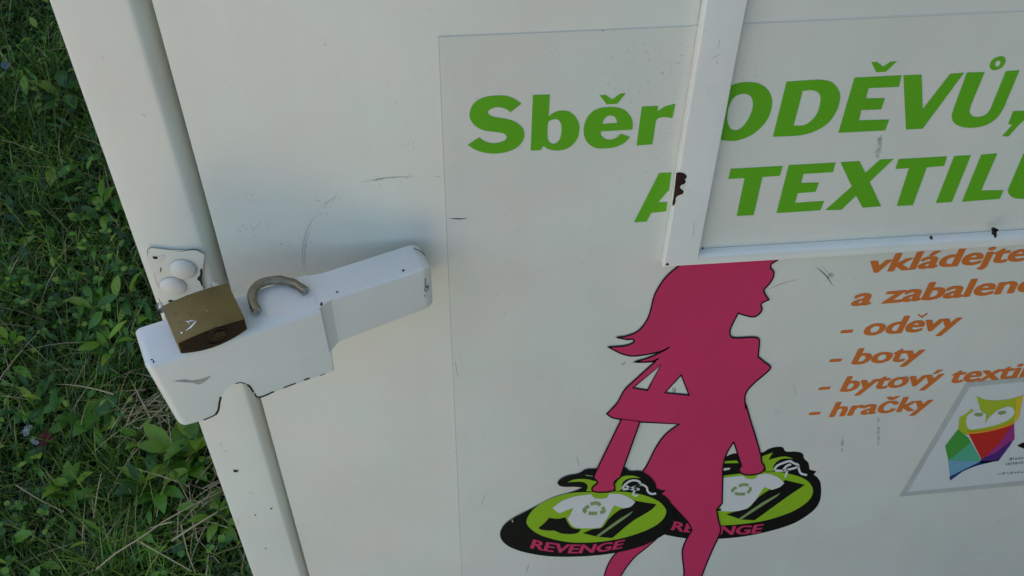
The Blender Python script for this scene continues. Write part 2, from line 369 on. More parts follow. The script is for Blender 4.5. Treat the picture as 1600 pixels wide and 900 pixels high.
A1([[(65,190),(525,165),(498,252),(345,262),(268,598),(118,605),(188,272),(45,280)]], *ze, True)
A1([[(575,158),(988,135),(965,220),(705,235),(685,315),(842,310),(812,392),(655,405),(632,490),(888,472),(855,555),(468,580)]], *ze, True)
A1([[(1030,132),(1198,122),(1250,225),(1380,108),(1500,103),(1288,305),(1388,520),(1225,532),(1168,428),(1040,550),(895,555),(1130,345)]], *ze, True)
A1([[(190,105),(618,80),(592,165),(440,178),(318,510),(175,517),(282,185),(163,192)]], *zf, True)
A1([[(680,78),(828,70),(660,482),(518,492)]], *zf, True)
A1([[(918,65),(1060,55),(918,380),(1115,378),(1080,455),(748,480)]], *zf, True)
A1([[(1290,55,1),(1430,48,1),(1325,300,1),(1310,345),(1340,368),(1400,362),(1450,310,1),(1560,38,1),(1680,30,1),(1560,310,1),(1500,390),(1400,440),(1290,455),(1205,445),(1160,410),(1155,370),(1180,310,1)]], *zf)
flush()

def text_mesh(s, off=.02):
    cu = bpy.data.curves.new('t', 'FONT'); cu.body = s; cu.offset = off; cu.resolution_u = 4
    ob = bpy.data.objects.new('t', cu); COL.objects.link(ob); dg = bpy.context.evaluated_depsgraph_get()
    me = ob.evaluated_get(dg).to_mesh(); vs = [(v.co.x, v.co.y) for v in me.vertices]; fs = [list(p.vertices) for p in me.polygons]
    ob.evaluated_get(dg).to_mesh_clear(); bpy.data.objects.remove(ob); bpy.data.curves.remove(cu)
    return vs, fs
def tline(mb, s, prefix, p0, p1, U, h, m, off=.022, bend=0, cap=.73):
    """text on the sticker: prefix spans p0 -> p1 along the baseline, U = ascender vector"""
    off = .008
    vs, fs = text_mesh(s, off); pv, _ = text_mesh(prefix, off)
    x0 = min(v[0] for v in pv); x1 = max(v[0] for v in pv); d = (p1[0]-p0[0], p1[1]-p0[1])
    for kk, (dx, dy) in enumerate(((-.030, 0), (-.010, .012), (.010, -.012), (.030, 0))):      # weight of the heavy italic
        W = []
        for x, y in vs:
            s_ = (x+dx-x0)/(x1-x0); t = (y+dy)/cap
            W.append(P(p0[0]+d[0]*s_+U[0]*t, p0[1]+d[1]*s_+U[1]*t+bend*4*s_*(1-s_), h+kk*.00001))
        mb.add(W, orient(W, fs, Vector((0, -1, 0))), m)
mb = MB()
for s, pre, p0, p1, U in (
    ('vkládejte', 'vkládejte', (1353, 426.5), (1602, 407), (14, -29)),
    ('a zabalené', 'a zabalen', (1330, 478), (1582, 457.5), (14, -29)),
    ('- odevy', '- odevy', (1311, 527), (1494, 514), (14, -28)),
    ('- boty', '- boty', (1294, 571.5), (1437, 563), (13, -26)),
    ('- bytový textil', '- bytový', (1277, 615), (1467, 600), (13, -25)),
    ('- hračky', '- hračky', (1262, 654), (1450, 640), (12, -24))):
    mb = MB(); tline(mb, s, pre, p0, p1, U, h1, ORANGE, .03)
    if 'devy' in s: stroke(mb, sharp([(1434.5, 491.5), (1440.5, 495.5), (1449, 489.5)]), 2.6, h1, ORANGE)
    child(mb, 'lettering', sticker, 'small orange italic lettering')

# ---- print of the walking woman
h2, h4, h5, h7 = HS+.0001, HS+.0008, HS+.0011, HS+.0018
z4 = (930, 380, 3.2156); z7 = (930, 560, 2.6467); z5 = (760, 640, 2.963)
right_side = Z(*z4, [(930,60,1),(915,85),(885,105),(882,125),(897,145),(893,175),(870,210),(846,235,1),(855,260),(873,284,1),(840,300),(832,312),(838,330),(828,352),(800,370),(760,365),(718,352,1),(680,430),(678,460),(692,475),(790,473),(818,478),(825,495),(818,570,1),(850,597),(880,622),(872,640),(800,702),(765,740),(752,775),(757,830)]) + \
    Z(*z7, [(622,190),(640,250),(665,330),(685,400,1)])
arm_r = Z(*z7, [(685,400,1),(689,430),(700,450),(690,470),(650,482),(610,478),(595,460),(605,445,1),(573,345,1)])
hipr = Z(*z7, [(573,345,1),(545,390),(530,440),(527,520),(525,600,1),(502,625,1),(510,670),(518,715),(490,780),(460,850),(430,930,1)])
legl = Z(*z7, [(365,930,1),(367,880),(360,800),(372,760),(400,710,1),(385,680),(340,630),(300,590),(250,560,1)])
bodyl = Z(*z7, [(250,560,1),(195,470,1),(215,440),(250,370),(290,315),(347,272,1),(185,263,1),(160,262,1),(108,253,1),(70,245),(48,230,1),(90,185),(115,140),(130,120,1),(250,12,1)])
hair = Z(*z4, [(318,580,1),(285,595),(195,598,1),(270,575),(335,545),(375,522,1),(325,545),(200,567),(140,558),(65,522,1),(110,520),(170,510),(195,488),(160,484),(108,474,1),(160,466),(215,442),(255,395),(275,350),(295,270),(320,220),(360,165),(420,115),(470,75,1)])
hole1 = Z(*z4, [(330,612,1),(262,740,1),(190,727,1)]); hole2 = Z(*z4, [(432,662,1),(472,764,1),(350,752,1)])
mb = MB(); bag2 = MB(); bag1 = MB()
body = right_side+arm_r[1:]+hipr[1:]+legl+bodyl[1:-1]+hair
art(mb, [body, hole1, hole2], h4, PINK)
calf = Z(*z5, [(795,590,1),(780,605),(740,640),(680,690),(620,775),(590,850,1),(520,850,1),(545,770),(565,715),(600,665),(640,640),(690,610,1)])
art(mb, [calf], h4, PINK); stroke(mb, calf, 2.0, h4+.00008, BLACK, True)
for s_ in (right_side, arm_r, hipr, legl, bodyl, hair, hair[:3]+[bodyl[-1]]): stroke(mb, s_, 2.3, h4+.00008, BLACK)
stroke(mb, hole1, 2.2, h4+.00008, BLACK, True); stroke(mb, hole2, 2.2, h4+.00008, BLACK, True)
z2 = (770, 720, 5.517); z3 = (1030, 690, 5.626)
arm = Z(*z7, [(108,253,1)])+Z(*z2, [(925,20,1),(870,145),(890,165),(903,190),(885,208),(858,235),(864,262),(940,272),(1040,258),(1052,235),(1045,200),(1058,170),(1095,150,1)])+Z(*z7, [(185,263,1)])
art(mb, [arm], h7, PINK); stroke(mb, arm, 2.3, h7+.00008, BLACK)
child(mb, 'woman_silhouette', sticker, 'pink silhouette of a walking woman with black outline')
# back bag (under the woman)
m2 = lambda pts: Z(*z3, pts)
art(bag2, [m2([(905,95),(960,65),(1020,48),(1085,50),(1112,85),(1200,88),(1260,105),(1275,150),(1310,185),(1322,245,1),(1382,262,1),(1358,290,1),(1395,320),(1420,370),(1418,500),(1380,580),(1300,650),(1180,720),(1000,780),(800,825),(600,850),(420,856),(240,850),(130,835),(20,810),(-60,780),(0,600),(200,300,1),(560,150,1),(600,125),(660,104)])], h2, BLACK)
art(bag2, [m2([(560,300),(700,283),(850,268),(1000,262),(1150,285),(1280,330),(1345,400),(1345,470),(1290,540),(1180,610),(1050,660),(900,700),(720,725),(540,735),(300,720),(200,600),(250,400),(400,320)])], h2+.0001, LIME)
art(bag2, [m2([(905,130,1),(1000,95,1),(960,160,1),(1100,130),(1180,150,1),(1080,152),(1020,190),(1000,240),(1012,268,1),(925,268,1),(938,240),(905,190,1)])], h2+.0001, LIME)
art(bag2, [m2([(540,175,1),(680,165,1),(700,188,1),(540,192,1)])], h2+.0001, LIME); art(bag2, [m2([(540,235,1),(625,230,1),(620,245,1),(540,262,1)])], h2+.0001, PWHITE)
art(bag2, [m2([(705,270,1),(740,215,1),(765,210,1),(745,260,1)])], h2+.0001, LIME)
art(bag2, [m2([(1105,338,1),(1282,380,1),(1130,482),(840,692,1),(720,685,1),(590,640,1),(700,605),(790,580),(860,500),(960,430),(1050,395)])], h2+.0002, BLACK)
art(bag2, [m2([(700,678,1),(900,540),(1068,448,1),(1040,478),(930,550),(722,684,1)])], h2+.0003, DULL)
art(bag2, [m2([(540,322,1),(740,298,1),(770,325),(840,325),(870,290,1),(960,283),(1050,318),(1100,365,1),(1060,400),(990,425,1),(925,398,1),(890,450),(850,512),(770,590,1),(680,612),(540,612,1)])], h2+.0003, PWHITE)
stroke(bag2, m2([(545,600,1),(500,600,1)]), 3, h2+.0003, BLACK)
for c_ in ([(648,445),(645,425),(680,402)], [(700,392),(745,378),(785,385)], [(800,400),(800,425),(775,450)], [(755,460),(700,462),(665,455)]):
    stroke(bag2, m2(c_), 4.6, h2+.0004, DULL)
for c_ in ([(1010,250),(1035,215),(1085,190),(1150,172),(1182,190),(1222,212),(1160,240),(1085,255),(1020,255)], [(1222,212),(1232,255),(1250,282),(1300,294)], [(1130,245),(1118,280),(1108,315)], [(1085,255),(1120,215),(1160,200)]):
    stroke(bag2, m2(c_), 3.4, h2+.0004, PWHITE)
tline(bag2, 'REVENGE', 'REVENGE', (1030+105/5.626, 690+775/5.626), (1030+890/5.626, 690+800/5.626), (5, -14), h2+.0004, PINK, .045, bend=5)
child(bag2, 'bag_emblem', sticker, 'green and black bag emblem behind the woman')
# front bag (over the skirt)
m1 = lambda pts: Z(*z2, pts)
art(bag1, [m1([(880,70),(800,75),(740,110),(640,130),(580,160),(558,195),(595,222),(700,225),(775,230,1),(735,250),(600,300),(420,370),(280,440),(150,510),(85,570),(62,640),(90,700),(160,750),(280,790),(450,820),(650,828),(900,815),(1100,785),(1300,730),(1420,670),(1500,620),(1550,560),(1562,480),(1550,400),(1515,330),(1455,285,1),(1490,258,1),(1420,240),(1400,190),(1350,130),(1270,90),(1180,88),(1140,60),(1060,60),(960,62)])], h5, BLACK)
art(bag1, [m1([(290,530),(310,470),(360,410),(450,350),(560,305),(700,275),(850,270),(1050,265),(1200,275),(1330,305),(1430,350),(1480,400),(1495,440),(1470,500),(1400,560),(1270,620),(1100,670),(950,695),(800,705),(650,700),(500,670),(390,630),(320,580)])], h5+.0001, LIME)
art(bag1, [m1([(645,185,1),(700,162),(800,158),(895,178,1),(885,205),(850,232),(852,264,1),(805,262,1),(818,230),(808,200),(770,182),(700,182)])], h5+.0001, LIME)
art(bag1, [m1([(1055,200,1),(1110,140),(1200,128),(1275,148,1),(1180,150),(1125,180),(1112,215),(1105,250),(1060,262,1)])], h5+.0001, LIME)
stroke(bag1, m1([(800,125),(860,132)]), 1.4, h5+.0001, DULL); stroke(bag1, m1([(165,505),(172,530)]), 1.6, h5+.0001, SCUFF)
art(bag1, [m1([(395,578,1),(445,535),(485,492,1),(560,500),(625,487,1),(650,540),(690,580),(760,590,1),(735,620),(680,632),(600,628),(560,615),(530,602),(480,602),(410,592)])], h5+.0002, BLACK)
art(bag1, [m1([(1210,342,1),(1412,375,1),(1370,420),(1200,525),(1030,666,1),(905,655,1),(775,625,1),(860,590),(940,575),(1000,500),(1090,425),(1170,395)])], h5+.0002, BLACK)
art(bag1, [m1([(892,648,1),(1080,510),(1210,432,1),(1180,465),(1100,525),(912,656,1)])], h5+.0003, DULL)
art(bag1, [m1([(515,405,1),(600,345),(700,310),(850,288,1),(865,312),(900,325),(950,325),(990,312),(1002,284,1),(1080,285),(1160,308),(1228,355,1),(1190,395),(1130,410,1),(1045,385,1),(1020,430),(985,495),(930,575,1),(870,582),(800,582),(720,577),(680,555),(645,500,1),(670,460),(695,405,1),(630,430),(575,452,1),(540,430)])], h5+.0003, PWHITE)
for c_ in ([(803,448),(788,425),(830,388)], [(842,372),(905,366),(925,388)], [(945,398),(958,432),(925,450)], [(900,452),(860,454),(825,452)]):
    stroke(bag1, m1(c_), 5.5, h5+.0004, DULL)
for c_ in ([(1115,243),(1145,200),(1200,170),(1255,176),(1270,198),(1225,225),(1170,240),(1120,247)], [(1215,235),(1280,205),(1325,228),(1335,262),(1365,285),(1408,282)], [(1240,235),(1218,265),(1212,290),(1235,302),(1250,290)], [(1150,215),(1200,245),(1265,245)]):
    stroke(bag1, m1(c_), 3.2, h5+.0004, PWHITE)
tline(bag1, 'REVENGE', 'REVENGE', (770+325/5.517, 720+752/5.517), (770+1110/5.517, 720+752/5.517), (5.5, -14), h5+.0004, PINK, .045, bend=8)
child(bag1, 'bag_emblem', sticker, 'green and black bag emblem in front of the skirt')

# ------------------------------------------------------------------ small square sticker with the rainbow owl
zo = (1400, 580, 4.5); mo = lambda pts: Z(*zo, pts)
mb = MB(); k0 = HS+.0003
R0 = [(490, 83, 1), (900, 42, 1), (2300, -110, 1), (2050, 700, 1), (900, 802, 1), (22, 882, 1)]
IN = [(518, 112, 1), (900, 74, 1), (2260, -70, 1), (2015, 670, 1), (900, 770, 1), (82, 850, 1)]
art(mb, [mo(R0)], k0, mat('sticker_white', (.70, .72, .69), .35))
art(mb, [mo(R0), mo(IN)], k0+.0001, GREYB)
small = child(mb, 'owl_sticker')
C = lambda n_, c_: mat(n_, c_, .6, 0, .15)
YG = C('owl_yellow_green', (.40, .50, .03)); YE = C('owl_yellow', (.72, .50, .03)); DG = C('owl_green', (.07, .33, .05)); TE = C('owl_teal', (.10, .42, .25)); BL = C('owl_blue', (.18, .38, .52))
NV = C('owl_navy', (.02, .05, .17)); RE = C('owl_red', (.55, .03, .02)); MA = C('owl_magenta', (.35, .04, .22)); PU = C('owl_purple', (.08, .03, .18)); ORG = C('owl_orange', (.80, .33, .03))
mb = MB()
def O(pts, m, k): art(mb, [mo(pts)], k0+.00012*k, m)
O([(532,262,1),(490,300),(445,325,1),(438,400),(430,425),(505,450,1),(600,435),(740,405),(830,362,1),(860,330),(872,290),(895,168,1),(800,195),(700,205),(620,198),(565,172,1),(580,225),(588,270),(560,300,1)], YG, 1)
O([(828,358,1),(862,330),(874,280),(895,168,1),(840,188,1),(845,250),(835,310,1)], YE, 2)
O([(496,318,1),(530,290),(590,268,1),(610,290),(632,302),(626,368,1),(660,320),(700,285),(745,262),(800,248),(832,275),(826,310),(780,348),(700,378),(600,400),(520,408),(495,375)], PWHITE, 3)
O([(550,300),(585,292),(612,300),(600,316),(560,316)], DULL, 4); O([(715,292),(750,278),(775,285),(765,300),(728,306)], DULL, 4)
O([(345,525,1),(435,410,1),(512,470,1),(528,502,1),(368,628,1)], DG, 2); O([(368,628,1),(528,500,1),(592,615,1),(598,634,1)], TE, 3)
O([(366,629,1),(598,633,1),(520,672,1),(380,745,1)], BL, 2); O([(380,770,1),(376,742,1),(520,672,1),(598,632,1),(720,628,1),(560,668),(470,705,1)], NV, 4)
O([(508,437,1),(600,430),(740,400),(830,368,1),(720,530,1),(600,618,1)], RE, 2); O([(830,366,1),(834,478,1),(690,590,1),(600,622,1),(720,515,1)], MA, 3)
O([(834,470,1),(800,525,1),(720,632,1),(588,648,1),(600,618,1),(700,575,1)], PU, 4)
O([(500,428),(600,420),(740,388),(832,352),(830,368),(740,402),(610,432),(508,440)], ORG, 4)
O([(852,525,1),(885,505),(950,495),(1060,500),(1100,530),(1010,560),(900,545)], BLACK, 2)
def blur_line(x0, y0, x1, y1, hgt, m, sd):
    q = random.Random(sd); x = x0
    while x < x1:
        l = q.uniform(9, 24); y = y0+(y1-y0)*(x-x0)/(x1-x0); hh = hgt*q.uniform(.55, 1)
        O([(x, y, 1), (x+4, y-hh, 1), (x+l, y-hh-1, 1), (x+l-4, y-1, 1)], m, 2); x += l+q.uniform(2, 5)
INK = C('grey_ink', (.24, .25, .24))
blur_line(795, 628, 1180, 590, 20, INK, 2); blur_line(770, 662, 1200, 622, 20, INK, 3); blur_line(715, 728, 1250, 690, 16, C('pale_ink', (.30, .31, .30)), 4)
child(mb, 'owl_emblem', small)

# ------------------------------------------------------------------ raised chute frame
HF = .0080
ZBF = (P(1045, 415, HF).z+P(1600, 375, HF).z)/2; ZBF -= .0042; ZTF = P(1100, 388, 0).z; ZTF = (ZTF+P(1600, 355, 0).z)/2
XA = P(1060, 230, 0).x; XBi = P(1130, 195, HF).x; ZTOP, XRF = 1.50, .78
mb = MB()
def fbar(x0, x1, z0, z1, rr=.0025):
    b = box(x0, x1, -HF, -.0003-HS, z0, z1); bevel(b, [e for e in b.edges if all(v.co.y < -HF+.0001 for v in e.verts)], rr, 4); return b
b = bmesh.new()   # one welded ring: outer and inner rectangles
def ringpts(y, o): return [Vector((XA+o, y, ZBF+o)), Vector((XRF-o, y, ZBF+o)), Vector((XRF-o, y, ZTOP-o)), Vector((XA+o, y, ZTOP-o))]
def inner(y, o): return [Vector((XBi+.0012-o*.35, y, ZTF-o)), Vector((XRF-.032+o, y, ZTF-o)), Vector((XRF-.032+o, y, ZTOP-.02+o)), Vector((XBi+.0012-o*.35, y, ZTOP-.02+o))]
rows = [ringpts(-HS-.0003, 0)]
R_ = .0020
for k in range(6): a = k/5*math.pi/2; rows.append(ringpts(-HF+R_-R_*math.sin(a), R_-R_*math.cos(a)))
Ri = max(.001, min(.006, (ZTF-ZBF)*.42)); R_ = None; print('bar height', ZTF-ZBF)
for k in range(6): a = k/5*math.pi/2; rows.append(inner(-HF+.0050*(1-math.cos(a)), Ri*(1-math.sin(a))))
rows.append(inner(-HS-.0003, 0))
vs = [p for rw in rows for p in rw]
fs = [[4*i+j, 4*i+(j+1) % 4, 4*i+4+(j+1) % 4, 4*i+4+j] for i in range(len(rows)-1) for j in range(4)]
mb.add(vs, fs, FRAMEW)
hc = HF+.0002
art(mb, [Z(1020, 230, 4.5, [(165,180,1),(190,177),(225,187),(239,210),(224,228,1),(232,240),(222,258),(202,266),(192,283),(205,300,1),(215,305),(212,326),(185,338),(165,352),(156,395),(142,412),(138,395,1),(148,330,1),(158,250,1)])], hc, RUST)
art(mb, [Z(1020, 230, 4.5, [(205,268),(215,262),(222,275),(214,292),(205,286)])], hc+.0001, PWHITE)
blob(mb, 1455, 371.5, 2.6, 3.4, CHIP, hc, seed=8, irr=.4); blob(mb, 1553, 364, 4.5, 7.5, CHIP, hc+.0002, seed=12, irr=.55); blob(mb, 1556, 359, 4.5, 2.5, CHIP, hc+.0002, seed=13, irr=.5)
blob(mb, 1098, 388, 1.3, 2.6, CHIP, hc, seed=9); blob(mb, 1043, 413, 2.4, 2, CHIP, hc, seed=10); blob(mb, 1120, 98, 1.4, 1, SCUFF, hc, seed=14)
for pts in ([(1112, 92), (1125, 85)], [(1125, 60), (1122, 75)], [(1085, 345), (1083, 372)]): stroke(mb, pts, .8, hc, SCUFF, taper=True)
fr = child(mb, 'chute_frame'); shade(fr, 30)

# ------------------------------------------------------------------ riveted latch plate on the post
zp = (220, 380, 5.0); HP = .0022
mb = MB()
pl = smooth_loop(Z(*zp, [(58,50,1),(75,38),(130,42),(250,55),(420,50,1),(450,60),(498,88,1),(492,180),(478,230),(462,290),(490,355,1),(500,520,1),(200,560,1),(165,470),(140,380),(100,260),(55,120)]), True, 5)
vs, fs = fill2d([pl]); W = [P(x, y, HP) for x, y in vs]; mb.add(W, orient(W, fs, Vector((0, -1, 0))), WHITE)
N = len(pl); top = [P(x, y, HP) for x, y in pl]; cxy = np.mean(pl, 0); bot = [P(x+(x-cxy[0])*.012, y+(y-cxy[1])*.012, .0002) for x, y in pl]
mb.add(top+bot, [[i, (i+1) % N, N+(i+1) % N, N+i] for i in range(N)], WHITE)
hp = HP+.00015
for pts, w_, m_ in (([(260,70),(320,62),(400,52),(440,55),(460,68),(495,85)], 1.1, CHIP), ([(55,110),(52,70),(62,42),(90,36)], 1.2, SCUFFD), ([(120,150),(190,100),(130,105)], .8, SCUFF), ([(140,420),(150,455),(170,475)], 1.1, SCUFFD), ([(100,220),(120,300),(145,360)], .8, SCUFF),
                ([(150,190),(158,205),(148,230)], 2.0, CHIP), ([(180,470),(230,455),(300,440),(345,415),(370,400)], .9, SCUFFD), ([(495,90),(490,180),(475,225)], 1.0, SCUFFD), ([(498,330),(488,360)], 1.2, CHIP)):
    stroke(mb, Z(*zp, pts), w_, hp, m_, taper=True)
art(mb, [Z(*zp, [(92,108),(110,103),(133,110),(128,122),(105,124)])], hp, CHIP); art(mb, [Z(*zp, [(468,200),(482,225),(476,270),(483,335),(470,325),(460,298),(443,288),(445,268),(462,250)])], hp, CHIP)
art(mb, [Z(*zp, [(215,448),(235,443),(250,450),(238,460),(220,460)])], hp, CHIP)
plate = shade(child(mb, 'latch_plate'), 30)
for cx, cy, sd in ((330, 200, 1), (252, 335, 2)):
    c = P(220+cx/5, 380+cy/5, HP); mb = MB(); Rr = .0093; vs = []; fs = []; ns = 28; nr = 7
    for i in range(nr+1):
        a = i/nr; rr = Rr*math.sin(a*math.pi/2); hh = .0042*math.cos(a*math.pi/2)**.9
        for k in range(ns): t = 2*math.pi*k/ns; vs.append((c.x+rr*math.cos(t), -HP-hh-.0001, c.z+rr*math.sin(t)))
    for i in range(nr):
        for k in range(ns): fs.append([i*ns+k, (i+1)*ns+k, (i+1)*ns+(k+1) % ns, i*ns+(k+1) % ns])
    mb.add(vs, fs, WHITE, True)
    ring = [(c.x+(Rr+.0003)*math.cos(2*math.pi*k/ns), -HP-.0002, c.z+(Rr+.0003)*math.sin(2*math.pi*k/ns)) for k in range(ns)]
    ring2 = [(c.x+(Rr-.0006)*math.cos(2*math.pi*k/ns), -HP-.0009, c.z+(Rr-.0006)*math.sin(2*math.pi*k/ns)) for k in range(ns)]
    mb.add(ring+ring2, [[k, (k+1) % ns, ns+(k+1) % ns, ns+k] for k in range(ns)], SCUFF)
    child(mb, 'rivet', plate)

# ------------------------------------------------------------------ the lever (a yawed steel channel)
TH = math.radians(20.0)
O0 = PZ(641, 383, 1.0173); O0.z = 1.0173; ZL = O0.z
uD = Vector((-math.cos(TH), -math.sin(TH), 0)); wD = Vector((math.sin(TH), -math.cos(TH), 0))
def LV(u, w_, z): return O0+uD*u+wD*w_+Vector((0, 0, z-ZL))
def PL(x, y, w_):                                   # photo point on the lever's front plane -> (u, z)
    v = ray(x, y); d = Vector((v[0], v[2], -v[1])); c = Vector((0, -NC, HC)); p = O0+wD*w_
    t = (p-c).dot(wD)/d.dot(wD); q = c+d*t; return (q-O0).dot(uD), q.z
def PLw(w_): return lambda x, y: LV(PL(x, y, w_)[0], w_, PL(x, y, w_)[1])
WW, WT = .0300, .0250
fr_ = lambda x, y: PL(x, y, WW)
uL = PL(240, 562, WW)[0]+.0065; print('wide left u', uL, 'right', PL(505, 481, WW), 'BL', fr_(283, 666), 'BR', fr_(521, 579))
poly = [(uL, ZL), (.0745, ZL), fr_(521, 579), fr_(460, 601), fr_(404, 622)]
poly += [fr_(*p) for p in ((398, 614), (392, 604), (384, 599), (374, 598), (362, 601), (352, 609), (346, 620), (343, 634), (341, 643), (336, 649))]
poly += [fr_(319, 656), fr_(280, 667)]
b = bmesh.new(); n_ = len(poly)
fv = [b.verts.new(LV(u, WW, z)) for u, z in poly]; bv = [b.verts.new(LV(u, -.003, z)) for u, z in poly]
b.faces.new(fv); b.faces.new(bv[::-1])
for i in range(n_): b.faces.new([fv[i], bv[i], bv[(i+1) % n_], fv[(i+1) % n_]])
bmesh.ops.recalc_face_normals(b, faces=b.faces)
def E_(a, c): return b.edges.get((a, c))
bevel(b, [E_(fv[0], fv[1]), E_(fv[0], bv[0]), E_(fv[-1], fv[0]), E_(fv[-1], bv[-1])], .0052, 6)
mb = MB(); mb.bm(b, LEVERW)
# neck between the wide cover and the arm
zb2 = PL(521, 579, WW)[1]; zt = PL(520, 537, WT)[1]; zr = PL(667, 481, WT)[1]
prof = lambda u, w0, w1, za_, zb_: [LV(u, w0, zb_), LV(u, w1, zb_), LV(u, w1, za_), LV(u, w0, za_)]
a_ = prof(.0750, -.003, WW-.0015, ZL-.0003, zt-.006); c_ = prof(.0655, 0, WT, ZL, zt)
mb.add(a_+c_, [[i, (i+1) % 4, 4+(i+1) % 4, 4+i] for i in range(4)], LEVERW)
# arm
b = bmesh.new(); vv = [b.verts.new(p) for p in prof(.0655, 0, WT, ZL, zt)+prof(-.0072, 0, WT, ZL, zr)]
for f in ((0, 1, 2, 3), (7, 6, 5, 4), (0, 4, 5, 1), (1, 5, 6, 2), (2, 6, 7, 3), (3, 7, 4, 0)): b.faces.new([vv[i] for i in f])
bmesh.ops.recalc_face_normals(b, faces=b.faces)
bevel(b, [b.edges.get((vv[5], vv[6])), b.edges.get((vv[6], vv[7]))], .0085, 7)
bevel(b, [e for e in b.edges if all(abs((v.co-O0).dot(wD)-WT) < 1e-5 for v in e.verts) and all(v.co.z > ZL-.0001 for v in e.verts)], .0015, 3)
mb.bm(b, LEVERW)
# cracked paint and chips along the sheet edges
mw = PLw(WW+.0002); mt = PLw(WT+.0002)
topm = lambda x, y: PZ(x, y, ZL+.0002)
for pts, w_ in (([(318,656.5),(328,652.5),(337,648)], 1.8), ([(337,648),(341,641),(343,630),(345,620)], 3.4), ([(368,599.5),(376,598),(384,600)], 1.4), ([(386,601),(391,605),(396,613)], 3.0), ([(398,615),(402,620.5),(412,619),(428,612)], 2.2), ([(443,606),(462,599)], 1.8), ([(475,594),(484,591)], 2.2), ([(500,587),(508,584)], 1)):
    stroke(mb, pts, w_, 0, CHIP, mapf=mw)
for x, y, rx, ry, s_, f_m in ((240,565,1.4,2.4,1,mw),(237,562,2.0,1.2,2,mw),(630,422.5,2.3,1.8,3,topm),(527,456.5,1.9,1.5,4,topm),(502,475,2,2.4,5,mw),(667,448,1.3,2,6,mt)):
    blob(mb, x, y, rx, ry, CHIP, 0, f_m, .3, s_)
stroke(mb, Z(200,480,4.5,[(330,520,1),(400,512,1),(440,522,1),(510,512,1),(580,485,1),(540,520),(500,540),(450,527),(400,525)]), 1.6, 0, SCUFF, True, mw)
art(mb, [Z(200,480,4.5,[(340,519,1),(400,513,1),(440,524,1),(510,514,1),(575,488,1),(535,522,1),(500,538,1),(450,528,1),(400,524,1)])], 0, SCUFF, mw)
mr = lambda x, y: LV(PL(x, y, WT)[0], WT+.0003, PL(x, y, WT)[1])
for pts, w_ in (([(664.5,434),(664,447),(663.5,455)], 1.4), ([(665,456),(668,452),(670,447)], 1.2), ([(663.5,460),(664,464)], 1.2), ([(512,510),(521,578)], .8)): stroke(mb, pts, w_, 0, SCUFFD, mapf=mr)
stroke(mb, [(647,388),(657,392.5),(664,399)], 1.2, 0, CHIP, mapf=topm)
me_ = lambda x, y: LV(-.0052, *(lambda q: (q[0], q[1]))(ENDP(x, y)))
def ENDP(x, y):
    v = ray(x, y); d = Vector((v[0], v[2], -v[1])); c = Vector((0, -NC, HC)); p = O0+uD*-.0052
    t = (p-c).dot(uD)/d.dot(uD); q = c+d*t; return (q-O0).dot(wD), q.z
lever = child(mb, 'lock_lever')
for p in lever.data.polygons: pass
shade(lever, 32)
def slab(mb, quad, z0, z1, m):
    n_ = len(quad); vs = [(x, y, z) for z in (z0, z1) for x, y in quad]
    mb.add(vs, [list(range(n_))[::-1], list(range(n_, 2*n_))]+[[i, (i+1) % n_, n_+(i+1) % n_, n_+i] for i in range(n_)], m)
# unseen gusset added between door and arm to block light from below
g = [LV(u, .003, 0) for u in (.002, .072)]
mb = MB(); slab(mb, [(g[0].x, g[0].y), (g[0].x, -.0007), (g[1].x, -.0007), (g[1].x, g[1].y)][::-1], ZL-.046, ZL-.041, WHITE); child(mb, 'light_block_gusset', lever)
# staple shelf from post to wide cover, unseen and widened to block light
g = [LV(u, .001, 0) for u in (.125, .178)]
mb = MB(); slab(mb, [(g[0].x, g[0].y), (XD-.016, -.0003), (XL+.004, -.0003), (g[1].x, g[1].y)][::-1], ZL-.068, ZL-.062, WHITE); child(mb, 'light_block_staple', plate)

# ------------------------------------------------------------------ padlock lying on the lever
BRASS = mat('tarnished_brass', (.20, .145, .048), .42, .55, .5, 30, .22, .25, 120, .12)
BRASSD = mat('brass_reflection_and_wear', (.030, .018, .008), .50, .45, .4, 60, .4, .5, 150)  # dark reflection on the keyhole end put into the colour; also fine scratches
STEEL = mat('weathered_steel', (.27, .235, .16), .40, .75, .5, 70, .35, .5, 220, .1)
CUT = mat('cut_steel', (.75, .75, .74), .28, 1.0)
ZP = ZL+.0005; ZE = ZP+.0155                           # body edge height of the upper face
cs = [PZ(x, y, ZE) for x, y in ((252.4, 478.4), (355, 442), (383, 498), (277, 536.3))]
loc = [((c-O0).dot(uD), (c-O0).dot(wD)) for c in cs]; print('padlock corners', [(round(a, 4), round(c, 4)) for a, c in loc])
pax = (cs[3]-cs[0]+cs[2]-cs[1]).normalized(); pax.z = 0; side = (cs[1]-cs[0]+cs[2]-cs[3]); side.z = 0; side.normalize(); pax = (pax-side*pax.dot(side)).normalized()
cen = sum(cs, Vector())/4; PWd = ((cs[1]-cs[0]).length+(cs[2]-cs[3]).length)/2; PDp = ((cs[3]-cs[0]).dot(pax)+(cs[2]-cs[1]).dot(pax))/2
print('padlock size', PWd, PDp)
lockR = empty('padlock'); lockR.location = (cen.x, cen.y, ZP)
tag(lockR, 'tarnished brass padlock body with its shackle cut off, lying flat on the white lever', 'padlock')
PLM = Matrix(((side.x, pax.x, 0), (side.y, pax.y, 0), (0, 0, 1))).to_3x3()
def LP(x, y, z): return PLM @ Vector((x, y, z))      # local to the lock's empty
def tz(x): k = 1-(2*x/PWd)**2; return .0155+.0020*k   # upper arch
def bz(x): k = 1-(2*x/PWd)**2; return .0052-.0052*k
ns = 16; xs = [PWd*(i/ns-.5) for i in range(ns+1)]
